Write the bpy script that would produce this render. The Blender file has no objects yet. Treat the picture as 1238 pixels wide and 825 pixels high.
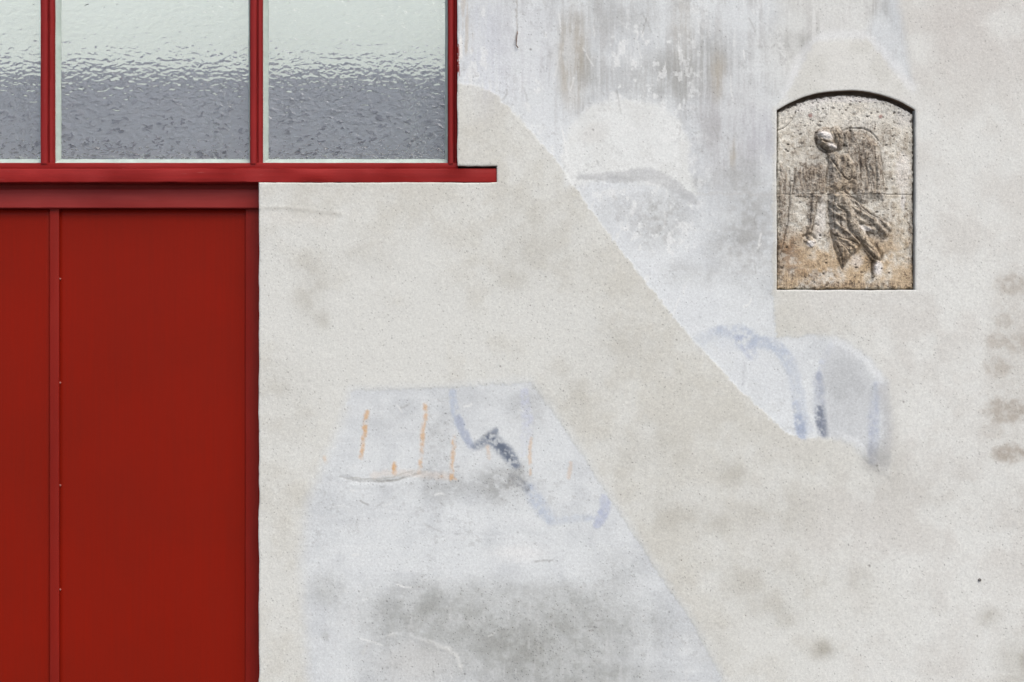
import bpy, bmesh, math
import numpy as np
from mathutils import Matrix, Vector

# ------------------------------------------------------------------ camera, sky, sun, exposure
scene = bpy.context.scene
C = scene.collection
S = 0.0029                      # metres per photograph pixel on the wall plane (facade is seen square-on)
Z0 = 0.55                       # height of the photograph's lower edge above the pavement
def wx(px): return (px - 619.0) * S
def wz(py): return Z0 + (825.0 - py) * S
DIST = 1238 * S * 50.0 / 36.0   # camera to wall
def wxd(px, d): return wx(px) * (DIST + d) / DIST                               # the same sight line met a depth d behind the wall face
def wzd(py, d): return wz(412.5) + (wz(py) - wz(412.5)) * (DIST + d) / DIST

cam_d = bpy.data.cameras.new('camera')
cam_d.sensor_width = 36.0
cam_d.lens = 50.0
cam_d.clip_end = 500.0
cam = bpy.data.objects.new('camera', cam_d)
C.objects.link(cam)
cam.location = (0.0, -DIST, wz(412.5))
cam.rotation_euler = (math.radians(90), 0, 0)
scene.camera = cam

SUN_EL, SUN_AZ = 52.0, 28.0     # soft light from in front of the wall, a little to its right
world = bpy.data.worlds.new('World')
scene.world = world
world.use_nodes = True
wn = world.node_tree
sky = wn.nodes.new('ShaderNodeTexSky')
sky.sky_type = 'NISHITA'
sky.sun_disc = False
sky.sun_elevation = math.radians(SUN_EL)
sky.sun_rotation = math.radians(180 - SUN_AZ)
sky.air_density = 0.7
sky.dust_density = 3.8
sky.ozone_density = 0.6
wn.links.new(sky.outputs[0], wn.nodes['Background'].inputs[0])
wn.nodes['Background'].inputs[1].default_value = 0.13

sun_d = bpy.data.lights.new('sun', 'SUN')
sun_d.energy = 1.2
sun_d.angle = math.radians(50)
sun_d.color = (1.0, 0.985, 0.965)
sun = bpy.data.objects.new('sun', sun_d)
C.objects.link(sun)
el, az = math.radians(SUN_EL), math.radians(SUN_AZ)
to_sun = Vector((math.sin(az) * math.cos(el), -math.cos(az) * math.cos(el), math.sin(el)))
sun.rotation_euler = to_sun.to_track_quat('Z', 'Y').to_euler()
sun.location = to_sun * 20

vs = scene.view_settings
vs.view_transform = 'Standard'
vs.look = 'None'
vs.gamma = 1.0
vs.use_curve_mapping = False
vs.exposure = 0.55

# ------------------------------------------------------------------ numeric helpers
def lin(r, g, b, k=0.92):
    o = []
    for c in (r, g, b):
        c /= 255.0
        o.append((c / 12.92 if c <= 0.04045 else ((c + 0.055) / 1.055) ** 2.4) * k)
    return np.array(o)

def vnoise(x, y, seed):
    rng = np.random.RandomState(seed)
    T = rng.rand(256, 256)
    xi = np.floor(x).astype(np.int64); yi = np.floor(y).astype(np.int64)
    fx = x - xi; fy = y - yi
    fx = fx * fx * fx * (fx * (fx * 6 - 15) + 10); fy = fy * fy * fy * (fy * (fy * 6 - 15) + 10)
    a = T[xi & 255, yi & 255]; b = T[(xi + 1) & 255, yi & 255]
    c = T[xi & 255, (yi + 1) & 255]; d = T[(xi + 1) & 255, (yi + 1) & 255]
    return (a + (b - a) * fx) * (1 - fy) + (c + (d - c) * fx) * fy

def fbm(x, y, sx, sy, octv, seed, gain=0.55):
    s = 0; a = 1.0; t = 0
    for i in range(octv):
        ang = 0.6 * i
        xr = (x / sx) * 2 ** i; yr = (y / sy) * 2 ** i
        if sx == sy:
            xr, yr = xr * math.cos(ang) - yr * math.sin(ang), xr * math.sin(ang) + yr * math.cos(ang)
        s = s + a * vnoise(xr + 17.3 * i, yr + 9.1 * i, seed + i)
        t += a; a *= gain
    return s / t

def sstep(a, b, v):
    t = np.clip((v - a) / (b - a), 0, 1)
    return t * t * (3 - 2 * t)

def smooth_curve(pts, closed=False, n=6):
    P = [np.array(p[:2], float) for p in pts]; out = []; N = len(P)
    rng = range(N) if closed else range(N - 1)
    for i in rng:
        p0 = P[(i - 1) % N] if (closed or i > 0) else P[i]
        p1 = P[i]; p2 = P[(i + 1) % N]
        p3 = P[(i + 2) % N] if (closed or i + 2 < N) else P[(i + 1) % N]
        for k in range(n):
            t = k / n
            out.append(0.5 * ((2 * p1) + (-p0 + p2) * t + (2 * p0 - 5 * p1 + 4 * p2 - p3) * t * t + (-p0 + 3 * p1 - 3 * p2 + p3) * t ** 3))
    if not closed: out.append(P[-1])
    return np.array(out)

def seg_dist(x, y, pts):
    """distance to a polyline and the position 0..1 along it"""
    best = np.full(x.shape, 1e9); par = np.zeros(x.shape); n = len(pts) - 1
    for i in range(n):
        ax, ay = pts[i]; bx, by = pts[i + 1]
        dx, dy = bx - ax, by - ay
        L = dx * dx + dy * dy + 1e-9
        t = np.clip(((x - ax) * dx + (y - ay) * dy) / L, 0, 1)
        d = np.hypot(x - ax - t * dx, y - ay - t * dy)
        m = d < best
        best = np.where(m, d, best); par = np.where(m, (i + t) / n, par)
    return best, par

def poly_sd(x, y, pts):
    """signed distance to a polygon, positive inside"""
    P = list(pts) + [pts[0]]
    d, _ = seg_dist(x, y, P)
    ins = np.zeros(x.shape, bool)
    for i in range(len(P) - 1):
        ax, ay = P[i]; bx, by = P[i + 1]
        if ay == by: continue
        c = ((ay > y) != (by > y)) & (x < (bx - ax) * (y - ay) / (by - ay) + ax)
        ins ^= c
    return np.where(ins, d, -d)

class Field:
    """masks drawn over scattered sample points, evaluated only near each stroke"""
    def __init__(s, x, y): s.x, s.y = x.ravel(), y.ravel()
    def near(s, pts, pad):
        p = np.array(pts)
        return np.where((s.x > p[:, 0].min() - pad) & (s.x < p[:, 0].max() + pad) & (s.y > p[:, 1].min() - pad) & (s.y < p[:, 1].max() + pad))[0]
    def stroke(s, pts, w, soft, curve=True, taper=0.0):
        q = smooth_curve(pts) if curve and len(pts) > 2 else np.array(pts, float)
        o = np.zeros(s.x.shape); i = s.near(q, w + soft + 2)
        d, t = seg_dist(s.x[i], s.y[i], q)
        ww = w * (1 - taper * np.abs(2 * t - 1) ** 2)
        o[i] = 1 - sstep(ww - soft, ww + soft, d)
        return o
    def blob(s, cx, cy, rx, ry, soft=0.6, ang=0):
        o = np.zeros(s.x.shape); r = max(rx, ry) * 2
        i = s.near([(cx, cy)], r)
        dx, dy = s.x[i] - cx, s.y[i] - cy
        c, n = math.cos(ang), math.sin(ang)
        e = np.hypot((dx * c + dy * n) / rx, (-dx * n + dy * c) / ry)
        o[i] = 1 - sstep(1 - soft, 1 + soft, e)
        return o
    def poly(s, pts, soft, closed_curve=False):
        q = smooth_curve(pts, True, 4) if closed_curve else np.array(pts, float)
        o = np.zeros(s.x.shape); i = s.near(q, soft + 2)
        o[i] = sstep(-soft, soft, poly_sd(s.x[i], s.y[i], q))
        return o

# ------------------------------------------------------------------ object helpers
def mesh_obj(name, verts, faces, mat, parent=None, smooth=True):
    me = bpy.data.meshes.new(name)
    if isinstance(faces, np.ndarray):
        nv, nf, k = len(verts), len(faces), faces.shape[1]
        me.vertices.add(nv); me.vertices.foreach_set('co', np.asarray(verts, np.float32).ravel())
        me.loops.add(nf * k); me.loops.foreach_set('vertex_index', faces.astype(np.int32).ravel())
        me.polygons.add(nf); me.polygons.foreach_set('loop_start', np.arange(0, nf * k, k, dtype=np.int32))
        me.update(calc_edges=True); me.validate()
    else:
        me.from_pydata([tuple(v) for v in verts], [], [tuple(f) for f in faces]); me.update()
    me.polygons.foreach_set('use_smooth', [smooth] * len(me.polygons))
    me.materials.append(mat)
    return link(name, me, parent)

def link(name, me, parent=None):
    o = bpy.data.objects.new(name, me)
    C.objects.link(o)
    if parent:
        o.parent = parent
        p = parent; t = Vector((0, 0, 0))
        while p: t += p.location; p = p.parent
        o.location = -t if parent.type == 'EMPTY' else (0, 0, 0)
    return o

def thing(name, label, cat, loc):
    o = bpy.data.objects.new(name, None)
    C.objects.link(o); o.location = loc
    o.empty_display_size = 0.1
    o['label'] = label; o['category'] = cat
    return o

def add_color(me, name, rgb):
    at = me.attributes.new(name, 'FLOAT_COLOR', 'POINT')
    a = np.ones((len(rgb), 4), np.float32); a[:, :3] = rgb
    at.data.foreach_set('color', a.ravel())

def add_float(me, name, v):
    at = me.attributes.new(name, 'FLOAT', 'POINT')
    at.data.foreach_set('value', np.asarray(v, np.float32))

_seed = [100]
def bar(name, axis, a, b, prof, mat, parent, seg=0.02, wob=0.0006, scale=0.08, chip=0.0):
    """a moulding: closed 2-D profile swept along X (profile y,z) or Z (profile x,y), with the small
    unevenness of hand-planed, many times painted timber"""
    _seed[0] += 1
    n = max(2, int(abs(b - a) / seg) + 1)
    t = np.linspace(a, b, n); k = len(prof); V = []
    P = np.array(prof, float)
    for j in range(k):
        off1 = (fbm(t / scale, np.full(n, j * 3.7), 1, 1, 3, _seed[0] * 7) - 0.5) * 2 * wob
        off2 = (fbm(t / scale, np.full(n, j * 3.7 + 50), 1, 1, 3, _seed[0] * 7 + 3) - 0.5) * 2 * wob
        V.append(np.stack([t, P[j, 0] + off1, P[j, 1] + off2], 1))
    V = np.stack(V, 1)                                   # n,k,3
    if chip > 0:
        low = P[:, 1] <= P[:, 1].min() + 0.004
        nz = np.maximum(0, fbm(t / 0.05, t * 0 + 3, 1, 1, 3, _seed[0]) - 0.55) * chip * 6
        V[:, low, 2] += nz[:, None]
    V = V.reshape(-1, 3)
    if axis == 'z': V = V[:, [1, 2, 0]]                  # profile (x,y), sweep z
    F = []
    for i in range(n - 1):
        for j in range(k):
            j2 = (j + 1) % k
            F.append((i * k + j, i * k + j2, (i + 1) * k + j2, (i + 1) * k + j))
    F.append(tuple(range(k - 1, -1, -1))); F.append(tuple((n - 1) * k + j for j in range(k)))
    o = mesh_obj(name, V, F, mat, parent, True)
    bm = bmesh.new(); bm.from_mesh(o.data); bmesh.ops.recalc_face_normals(bm, faces=bm.faces)
    for e in bm.edges:
        if len(e.link_faces) == 2 and e.calc_face_angle(0) > math.radians(50): e.smooth = False
    bm.to_mesh(o.data); bm.free()
    return o

def rect_prof(a0, a1, b0, b1, r):
    """rectangle with rounded corners"""
    p = []
    for cx, cy, s in ((a1 - r, b1 - r, 0), (a0 + r, b1 - r, 90), (a0 + r, b0 + r, 180), (a1 - r, b0 + r, 270)):
        for k in (0, 30, 60, 90):
            t = math.radians(s + k); p.append((cx + r * math.cos(t), cy + r * math.sin(t)))
    return p

# ------------------------------------------------------------------ materials
class NT:
    def __init__(s, name):
        s.m = bpy.data.materials.new(name); s.m.use_nodes = True
        s.t = s.m.node_tree; s.b = s.t.nodes['Principled BSDF']; s.out = s.t.nodes['Material Output']
        s.co = s.n('ShaderNodeTexCoord').outputs['Object']
    def n(s, ty, **kw):
        d = s.t.nodes.new(ty)
        for k, v in kw.items(): setattr(d, k, v)
        return d
    def l(s, a, b): s.t.links.new(a, b)
    def mapped(s, sc, rot=(0, 0, 0)):
        m = s.n('ShaderNodeMapping'); m.inputs['Scale'].default_value = sc; m.inputs['Rotation'].default_value = rot
        s.l(s.co, m.inputs[0]); return m.outputs[0]
    def noise(s, scale, detail=3, rough=0.55, vec=None, dist=0):
        d = s.n('ShaderNodeTexNoise'); d.inputs['Scale'].default_value = scale; d.inputs['Detail'].default_value = detail
        d.inputs['Roughness'].default_value = rough; d.inputs['Distortion'].default_value = dist
        s.l(vec or s.co, d.inputs['Vector']); return d.outputs['Fac']
    def voro(s, scale, vec=None, feature='F1'):
        d = s.n('ShaderNodeTexVoronoi'); d.inputs['Scale'].default_value = scale; d.feature = feature
        s.l(vec or s.co, d.inputs['Vector']); return d
    def rng(s, v, a, b, c=0.0, d=1.0, smooth=True):
        r = s.n('ShaderNodeMapRange'); r.interpolation_type = 'SMOOTHSTEP' if smooth else 'LINEAR'
        r.inputs['From Min'].default_value = a; r.inputs['From Max'].default_value = b
        r.inputs['To Min'].default_value = c; r.inputs['To Max'].default_value = d
        s.l(v, r.inputs[0]); return r.outputs[0]
    def math(s, op, a, b):
        d = s.n('ShaderNodeMath', operation=op)
        for i, v in enumerate((a, b)):
            if isinstance(v, (int, float)): d.inputs[i].default_value = v
            else: s.l(v, d.inputs[i])
        return d.outputs[0]
    def mix(s, f, a, b, mode='MIX'):
        d = s.n('ShaderNodeMix', data_type='RGBA', blend_type=mode)
        for sock, v in ((d.inputs[0], f), (d.inputs[6], a), (d.inputs[7], b)):
            if isinstance(v, (int, float)): sock.default_value = v
            elif isinstance(v, (tuple, list, np.ndarray)): sock.default_value = (v[0], v[1], v[2], 1)
            else: s.l(v, sock)
        return d.outputs[2]
    def attr(s, name, out='Color'):
        d = s.n('ShaderNodeAttribute'); d.attribute_name = name; return d.outputs[out]
    def bump(s, h, strength, dist, prev=None):
        d = s.n('ShaderNodeBump'); d.inputs['Strength'].default_value = strength; d.inputs['Distance'].default_value = dist
        s.l(h, d.inputs['Height'])
        if prev is not None: s.l(prev, d.inputs['Normal'])
        return d.outputs[0]

def plaster_material():
    m = NT('weathered_plaster')
    col = m.attr('tint'); grain = m.attr('grain', 'Fac')
    n1 = m.noise(320, 4, 0.7)
    n2 = m.noise(90, 3, 0.6)
    shade = m.rng(m.math('ADD', m.math('MULTIPLY', n1, 0.35), m.math('MULTIPLY', m.noise(125, 3, 0.75), 0.65)), 0.25, 0.75, 0.76, 1.20, False)
    col = m.mix(1.0, col, m.mix(0.0, (1, 1, 1), (1, 1, 1)), 'MULTIPLY')
    c2 = m.n('ShaderNodeCombineColor')
    for i in range(3): m.l(shade, c2.inputs[i])
    col = m.mix(1.0, col, c2.outputs[0], 'MULTIPLY')
    # little dark sand pores, denser where the plaster is coarse
    v = m.voro(85, m.mapped((1, 0, 1))); pore = m.rng(v.outputs['Distance'], 0.14, 0.32, 1, 0)
    sel = m.rng(m.noise(80, 4, 0.8), 0.54, 0.66)
    pore = m.math('MULTIPLY', m.math('MULTIPLY', pore, sel), grain)
    col = m.mix(m.math('MINIMUM', m.math('MULTIPLY', pore, 0.7), 0.85), col, (0.16, 0.145, 0.125))
    m.l(col, m.b.inputs['Base Color'])
    m.b.inputs['Roughness'].default_value = 0.92
    m.b.inputs['Specular IOR Level'].default_value = 0.2
    h = m.math('ADD', m.math('MULTIPLY', n1, m.rng(grain, 0, 1, 0.4, 1.0, False)), m.math('MULTIPLY', n2, 0.8))
    h = m.math('SUBTRACT', h, m.math('MULTIPLY', pore, 0.9))
    m.l(m.bump(h, 0.40, 0.0016), m.b.inputs['Normal'])
    return m.m

def paint_material(name, base, dark, axis, rough=0.42, spec=0.45, wear=0.0, grainbump=0.35):
    """oil paint on timber: brush marks and grain along the board, faded patches"""
    m = NT(name)
    sc = {'x': (2.0, 60, 60), 'z': (60, 60, 2.0)}[axis]
    g = m.noise(1.6, 5, 0.65, m.mapped(sc), 0.4)
    big = m.noise(2.2, 4, 0.6)
    fine = m.noise(140, 2, 0.5)
    f = m.math('ADD', m.math('MULTIPLY', m.rng(big, 0.3, 0.7), 0.6), m.math('MULTIPLY', m.rng(g, 0.3, 0.7), 0.4))
    col = m.mix(f, base, dark)
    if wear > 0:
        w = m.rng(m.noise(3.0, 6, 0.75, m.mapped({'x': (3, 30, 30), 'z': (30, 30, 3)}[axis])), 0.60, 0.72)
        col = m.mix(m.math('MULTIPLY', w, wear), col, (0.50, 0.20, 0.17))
    m.l(col, m.b.inputs['Base Color'])
    m.l(m.rng(g, 0.2, 0.8, rough - 0.06, rough + 0.12, False), m.b.inputs['Roughness'])
    m.b.inputs['Specular IOR Level'].default_value = spec
    h = m.math('ADD', m.math('MULTIPLY', g, 1.0), m.math('MULTIPLY', fine, 0.12))
    m.l(m.bump(h, grainbump, 0.0016), m.b.inputs['Normal'])
    return m.m

def plain_material(name, base, rough=0.8, var=0.15, scale=8.0, bump=0.3, metal=0.0):
    m = NT(name)
    n = m.noise(scale, 5, 0.65)
    col = m.mix(m.rng(n, 0.25, 0.75), [c * (1 - var) for c in base], [min(1, c * (1 + var)) for c in base])
    m.l(col, m.b.inputs['Base Color']); m.b.inputs['Roughness'].default_value = rough
    m.b.inputs['Metallic'].default_value = metal
    m.l(m.bump(m.noise(scale * 12, 3, 0.6), bump, 0.002), m.b.inputs['Normal'])
    return m.m

def glass_material():
    m = NT('hammered_glass')
    # rolled hammered pattern: short slanting dimples of mixed size
    a = m.noise(1.0, 0.6, 0.4, m.mapped((44, 44, 66), (0, math.radians(34), 0)), 0.6)
    b = m.noise(1.0, 0.6, 0.4, m.mapped((42, 42, 70), (0, math.radians(-40), 0)), 0.6)
    h = m.math('ADD', m.math('MULTIPLY', a, 1.0), m.math('MULTIPLY', b, 0.9))
    h = m.math('ADD', h, m.math('MULTIPLY', m.noise(130, 1.5, 0.5), 0.17))
    nr = m.bump(h, 1.0, GLASS_BUMP)
    m.l(nr, m.b.inputs['Normal'])
    # dark refraction specks painted into the dimples, denser towards the foot of the panes
    sep = m.n('ShaderNodeSeparateXYZ'); m.l(m.co, sep.inputs[0])
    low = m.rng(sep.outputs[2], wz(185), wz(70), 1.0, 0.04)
    speck = m.math('MAXIMUM', m.rng(a, 0.61, 0.69), m.rng(b, 0.62, 0.70))
    speck = m.math('MULTIPLY', m.math('MULTIPLY', speck, low), m.rng(m.noise(16, 3, 0.7), 0.35, 0.6))
    m.l(m.mix(m.math('MULTIPLY', speck, 0.8), (0.93, 0.98, 0.955), (0.24, 0.25, 0.27)), m.b.inputs['Base Color'])
    m.b.inputs['Roughness'].default_value = 0.02
    m.b.inputs['IOR'].default_value = 1.5
    m.b.inputs['Transmission Weight'].default_value = 1.0
    d = m.n('ShaderNodeBsdfDiffuse'); m.l(m.mix(m.math('MULTIPLY', speck, 0.8), (0.62, 0.68, 0.69), (0.2, 0.21, 0.22)), d.inputs[0]); m.l(nr, d.inputs['Normal'])
    mx = m.n('ShaderNodeMixShader'); mx.inputs[0].default_value = GLASS_FILM
    m.l(m.b.outputs[0], mx.inputs[1]); m.l(d.outputs[0], mx.inputs[2])
    m.l(mx.outputs[0], m.out.inputs[0])
    return m.m
GLASS_BUMP = 0.0034
GLASS_FILM = 0.16

def flat_glass():
    m = NT('glass_smooth_side')
    m.b.inputs['Base Color'].default_value = (0.93, 0.98, 0.955, 1)
    m.l(m.rng(m.noise(3), 0, 1, 0.0, 0.03), m.b.inputs['Roughness'])
    m.b.inputs['IOR'].default_value = 1.5
    m.b.inputs['Transmission Weight'].default_value = 1.0
    return m.m

def stone_material():
    m = NT('carved_limestone')
    col = m.attr('tint'); dirt = m.attr('dirt', 'Fac')
    n1 = m.noise(260, 4, 0.7); n2 = m.noise(70, 4, 0.65)
    st = m.noise(1.0, 4, 0.7, m.mapped((190, 190, 28)))
    c2 = m.n('ShaderNodeCombineColor'); sh = m.rng(n1, 0.25, 0.75, 0.60, 1.32, False)
    for i in range(3): m.l(sh, c2.inputs[i])
    col = m.mix(1.0, col, c2.outputs[0], 'MULTIPLY')
    # grime in streaks and flecks
    f = m.math('MULTIPLY', m.rng(m.math('ADD', m.math('MULTIPLY', st, 0.6), m.math('MULTIPLY', n2, 0.4)), 0.47, 0.58), dirt)
    col = m.mix(m.math('MULTIPLY', f, 0.72), col, (0.10, 0.078, 0.06))
    v = m.voro(105, m.mapped((1, 0, 1))); pit = m.rng(v.outputs['Distance'], 0.16, 0.34, 1, 0)
    pit = m.math('MULTIPLY', pit, m.rng(m.noise(30, 4, 0.8), 0.52, 0.62))
    v2 = m.voro(48, m.mapped((1, 0, 1))); pit2 = m.math('MULTIPLY', m.rng(v2.outputs['Distance'], 0.10, 0.20, 1, 0), m.rng(m.noise(15, 2, 0.6), 0.56, 0.62))
    pit = m.math('MAXIMUM', pit, pit2)
    pit = m.math('MULTIPLY', pit, m.attr('pits', 'Fac'))
    col = m.mix(m.math('MULTIPLY', pit, 0.85), col, (0.05, 0.042, 0.035))
    m.l(col, m.b.inputs['Base Color']); m.b.inputs['Roughness'].default_value = 0.9
    m.b.inputs['Specular IOR Level'].default_value = 0.2
    h = m.math('ADD', m.math('MULTIPLY', n1, 0.6), m.math('ADD', m.math('MULTIPLY', n2, 0.9), m.math('MULTIPLY', st, 0.5)))
    h = m.math('SUBTRACT', h, m.math('MULTIPLY', pit, 1.0))
    m.l(m.bump(h, 0.7, 0.003), m.b.inputs['Normal'])
    return m.m

M_plaster = plaster_material()
M_panel = paint_material('red_door_paint', (0.228, 0.0095, 0.0028), (0.192, 0.0098, 0.0034), 'z', 0.40, 0.10, 0.0, 0.03)
M_rail = paint_material('pinkish_red_rail_paint', (0.330, 0.036, 0.030), (0.250, 0.022, 0.020), 'x', 0.5, 0.25, 0.10)  # pinker base holds reflected sky as well as older chalky paint
M_batten = paint_material('red_batten_paint', (0.225, 0.010, 0.0045), (0.190, 0.010, 0.0050), 'z', 0.45, 0.2, 0.0, 0.2)
M_framex = paint_material('red_window_paint_level', (0.285, 0.017, 0.015), (0.205, 0.013, 0.012), 'x', 0.5, 0.14, 0.22, 0.6)
M_framez = paint_material('red_window_paint_upright', (0.265, 0.017, 0.016), (0.185, 0.012, 0.012), 'z', 0.5, 0.14, 0.15, 0.6)
M_putty = plain_material('pale_putty', (0.40, 0.48, 0.43), 0.6, 0.12, 30, 0.3)
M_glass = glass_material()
M_glassback = flat_glass()
M_stone = stone_material()
M_ground = plain_material('asphalt', (0.11, 0.108, 0.105), 0.9, 0.25, 6, 0.6)
M_inner = plain_material('limewashed_inner_wall', (0.80, 0.86, 0.80), 0.9, 0.03, 2, 0.1)
M_board = plain_material('grey_blue_board_paint', (0.53, 0.53, 0.63), 0.8, 0.06, 3, 0.1)
M_steel = plain_material('dull_steel', (0.20, 0.19, 0.18), 0.5, 0.2, 60, 0.2, 0.6)
M_rust = plain_material('rusty_iron', (0.16, 0.10, 0.07), 0.8, 0.3, 90, 0.4)
M_mortar = plain_material('dark_brown_mortar', (0.14, 0.11, 0.085), 0.95, 0.35, 40, 0.8)

# ------------------------------------------------------------------ pavement
mesh_obj('ground', [(-40, -40, 0), (40, -40, 0), (40, 30, 0), (-40, 30, 0)], [(0, 1, 2, 3)], M_ground)['kind'] = 'structure'

# ------------------------------------------------------------------ plastered wall
def axis_coords(segs):
    o = []
    for a, b, st in segs:
        n = max(1, int(round(abs(b - a) / st)))
        o += list(np.linspace(a, b, n + 1)[:-1])
    o.append(segs[-1][1])
    return np.array(o)

FS = 1.15
cols = axis_coords([(-2300, -530, 90), (-530, -490, 20), (-490, 313, 30), (313, 553, FS), (553, 601, FS), (601, 939, FS), (939, 1107, FS), (1107, 1285, FS), (1285, 1800, 4), (1800, 3200, 30)])
rows = axis_coords([(-520, -190, 45), (-190, -50, 5), (-50, 133, FS), (133, 201, FS), (201, 221, FS), (221, 351, FS), (351, 870, FS), (870, 1015, 5)])
GX, GY = np.meshgrid(cols, rows)
cx = 0.5 * (cols[1:] + cols[:-1]); cy = 0.5 * (rows[1:] + rows[:-1])
CX, CY = np.meshgrid(cx, cy)
hole_win = (CX > -490) & (CX < 553) & (CY > -190) & (CY < 221)
hole_slot = (CX > 540) & (CX < 601) & (CY > 201) & (CY < 221)
hole_door = (CX > -530) & (CX < 313) & (CY > 200)
hole_niche = (CX > 939) & (CX < 1107) & (CY > 133) & (CY < 351)
keep = ~(hole_win | hole_slot | hole_door | hole_niche)

# the niche has a shallow segmental arch
ARC_R = (84.0 ** 2 + 24 ** 2) / 48.0
def arch(x): return np.maximum(0, np.sqrt(np.maximum(0, ARC_R ** 2 - (np.clip(x, 939, 1107) - 1023) ** 2)) - (ARC_R - 24))
f = np.clip(1 - np.abs(GY - 133) / 90.0, 0, 1)
GY = GY - arch(GX) * f * (f * (2 - f))
# small unevenness of the hand-trowelled edges
jx = (fbm(GX, GY, 26, 26, 3, 5) - 0.5) * 1.8
jy = (fbm(GX, GY, 26, 26, 3, 9) - 0.5) * 1.8
PX, PY = GX + jx, GY + jy

F = Field(PX, PY)
x, y = F.x.copy(), F.y.copy()
# ragged coordinates for the plaster patches
wxn = (fbm(x, y, 14, 14, 4, 21) - 0.5) * 7
wyn = (fbm(x, y, 14, 14, 4, 31) - 0.5) * 7
G = Field(x + wxn, y + wyn)          # ragged edges
fine0 = fbm(x, y, 4, 4, 3, 75) - .5; fine1 = fbm(x, y, 4, 4, 3, 78) - .5
K = Field(x + wxn * 0.5 + fine0 * 5, y + wyn * 0.5 + fine1 * 5)

cloud = fbm(x, y, 210, 170, 4, 41)
cloud2 = fbm(x, y, 90, 90, 4, 51)
mott = fbm(x, y, 26, 26, 4, 61)
fine = fbm(x, y, 6, 6, 3, 71)
vfine = fbm(x, y, 2.6, 2.6, 2, 81)
streak = fbm(x, y, 4.0, 70, 4, 91, .75)
streakw = fbm(x, y, 24, 160, 3, 95)

beige_l, beige_d = lin(217, 218, 214), lin(207, 206, 199)
cool_l, cool_d = lin(218, 222, 224), lin(206, 210, 213)
right_l, right_d = lin(221, 222, 219), lin(212, 211, 207)
grey_d = lin(163, 163, 160)
tan_d = lin(182, 176, 165)
white = lin(232, 233, 233)

def mixc(col, m, c): return col + (np.asarray(c) - col) * np.clip(m, 0, 1)[:, None]

col = np.tile(beige_l, (len(x), 1))
col = mixc(col, sstep(0.35, 0.68, cloud * 0.6 + mott * 0.4), beige_d)
rt = sstep(880, 1120, x - (y - 400) * -0.05 + (cloud2 - 0.5) * 200)
rc = mixc(np.tile(right_l, (len(x), 1)), sstep(0.38, 0.68, cloud2 * 0.6 + mott * 0.4), right_d)
col = col + (rc - col) * rt[:, None]
up = sstep(130, 20, y) * sstep(1090, 1150, x)
col = mixc(col, up * 0.55 * sstep(0.3, 0.6, cloud2), lin(203, 199, 195))

htrow = fbm(x, y, 70, 5, 4, 141, .7)
# --- the older, cooler plaster showing in two big patches
oldA_pts = [(545, -300), (553, 101), (575, 103), (600, 115), (640, 155), (690, 218), (730, 275), (780, 340), (830, 402), (880, 456), (930, 505), (952, 524), (966, 529),
            (1012, 527), (1032, 538), (1062, 566), (1074, 572), (1076, 500), (1072, 462), (1050, 435), (1022, 412), (1000, 405), (938, 408), (934, 352), (934, 130), (960, 108), (985, 50), (1050, 48), (1078, 84), (1104, 102), (1097, 60), (1086, 0), (1080, -300)]
oldA = K.poly(oldA_pts, 2.0)
softA = K.poly(oldA_pts, 4 + 8 * 0.5)
wA = np.maximum(sstep(965, 1010, x), sstep(925, 960, x) * sstep(420, 380, y))
oldA = oldA + (softA - oldA) * wA
oldB_pts = [(424, 472), (520, 470), (640, 462), (662, 488), (690, 530), (735, 598), (772, 655), (800, 700), (835, 750), (878, 830), (900, 900), (372, 900), (371, 820), (365, 720), (362, 685), (370, 610), (395, 550), (414, 510)]
oldB = K.poly(oldB_pts, 2.0)
softB = 1 - sstep(425, 372, x) * sstep(560, 470, y) * 0
coolc = mixc(np.tile(cool_l, (len(x), 1)), sstep(0.36, 0.66, mott * 0.5 + cloud2 * 0.5), cool_d)
# left border of the lower patch and the right of the upper one are feathered over
featherB = sstep(352, 400, x + (mott - 0.5) * 30 + np.clip(y - 520, -80, 60) * 0.35)
featherA = 1 - 0.75 * sstep(880, 1000, x + (cloud2 - 0.5) * 120) * sstep(170, 90, y) * (1 - F.poly([(1048, 40), (1086, -60), (1104, 102), (1078, 84)], 8))
mA = oldA * featherA; mB = np.maximum(oldB * sstep(400, 470, x + (y < 490) * 60), K.poly(oldB_pts, 12) * (0.3 + 0.7 * featherB))
col = mixc(col, mA, coolc); col = mixc(col, mB, coolc)
col = mixc(col, mB * sstep(.5, .7, htrow) * .2 * sstep(.4, .6, cloud2), lin(200, 203, 206)); col = mixc(col, (mA + mB) * sstep(.48, .3, htrow) * .18, lin(228, 230, 231))
# lighter lime bloom along the lower edge of the upper patch
bandd, _ = seg_dist(x, y, [(600, 118), (690, 222), (780, 344), (880, 458), (955, 524)])
col = mixc(col, oldA * sstep(110, 10, bandd) * 0.65 * sstep(.3, .55, mott + .1), lin(225, 229, 232))

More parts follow.
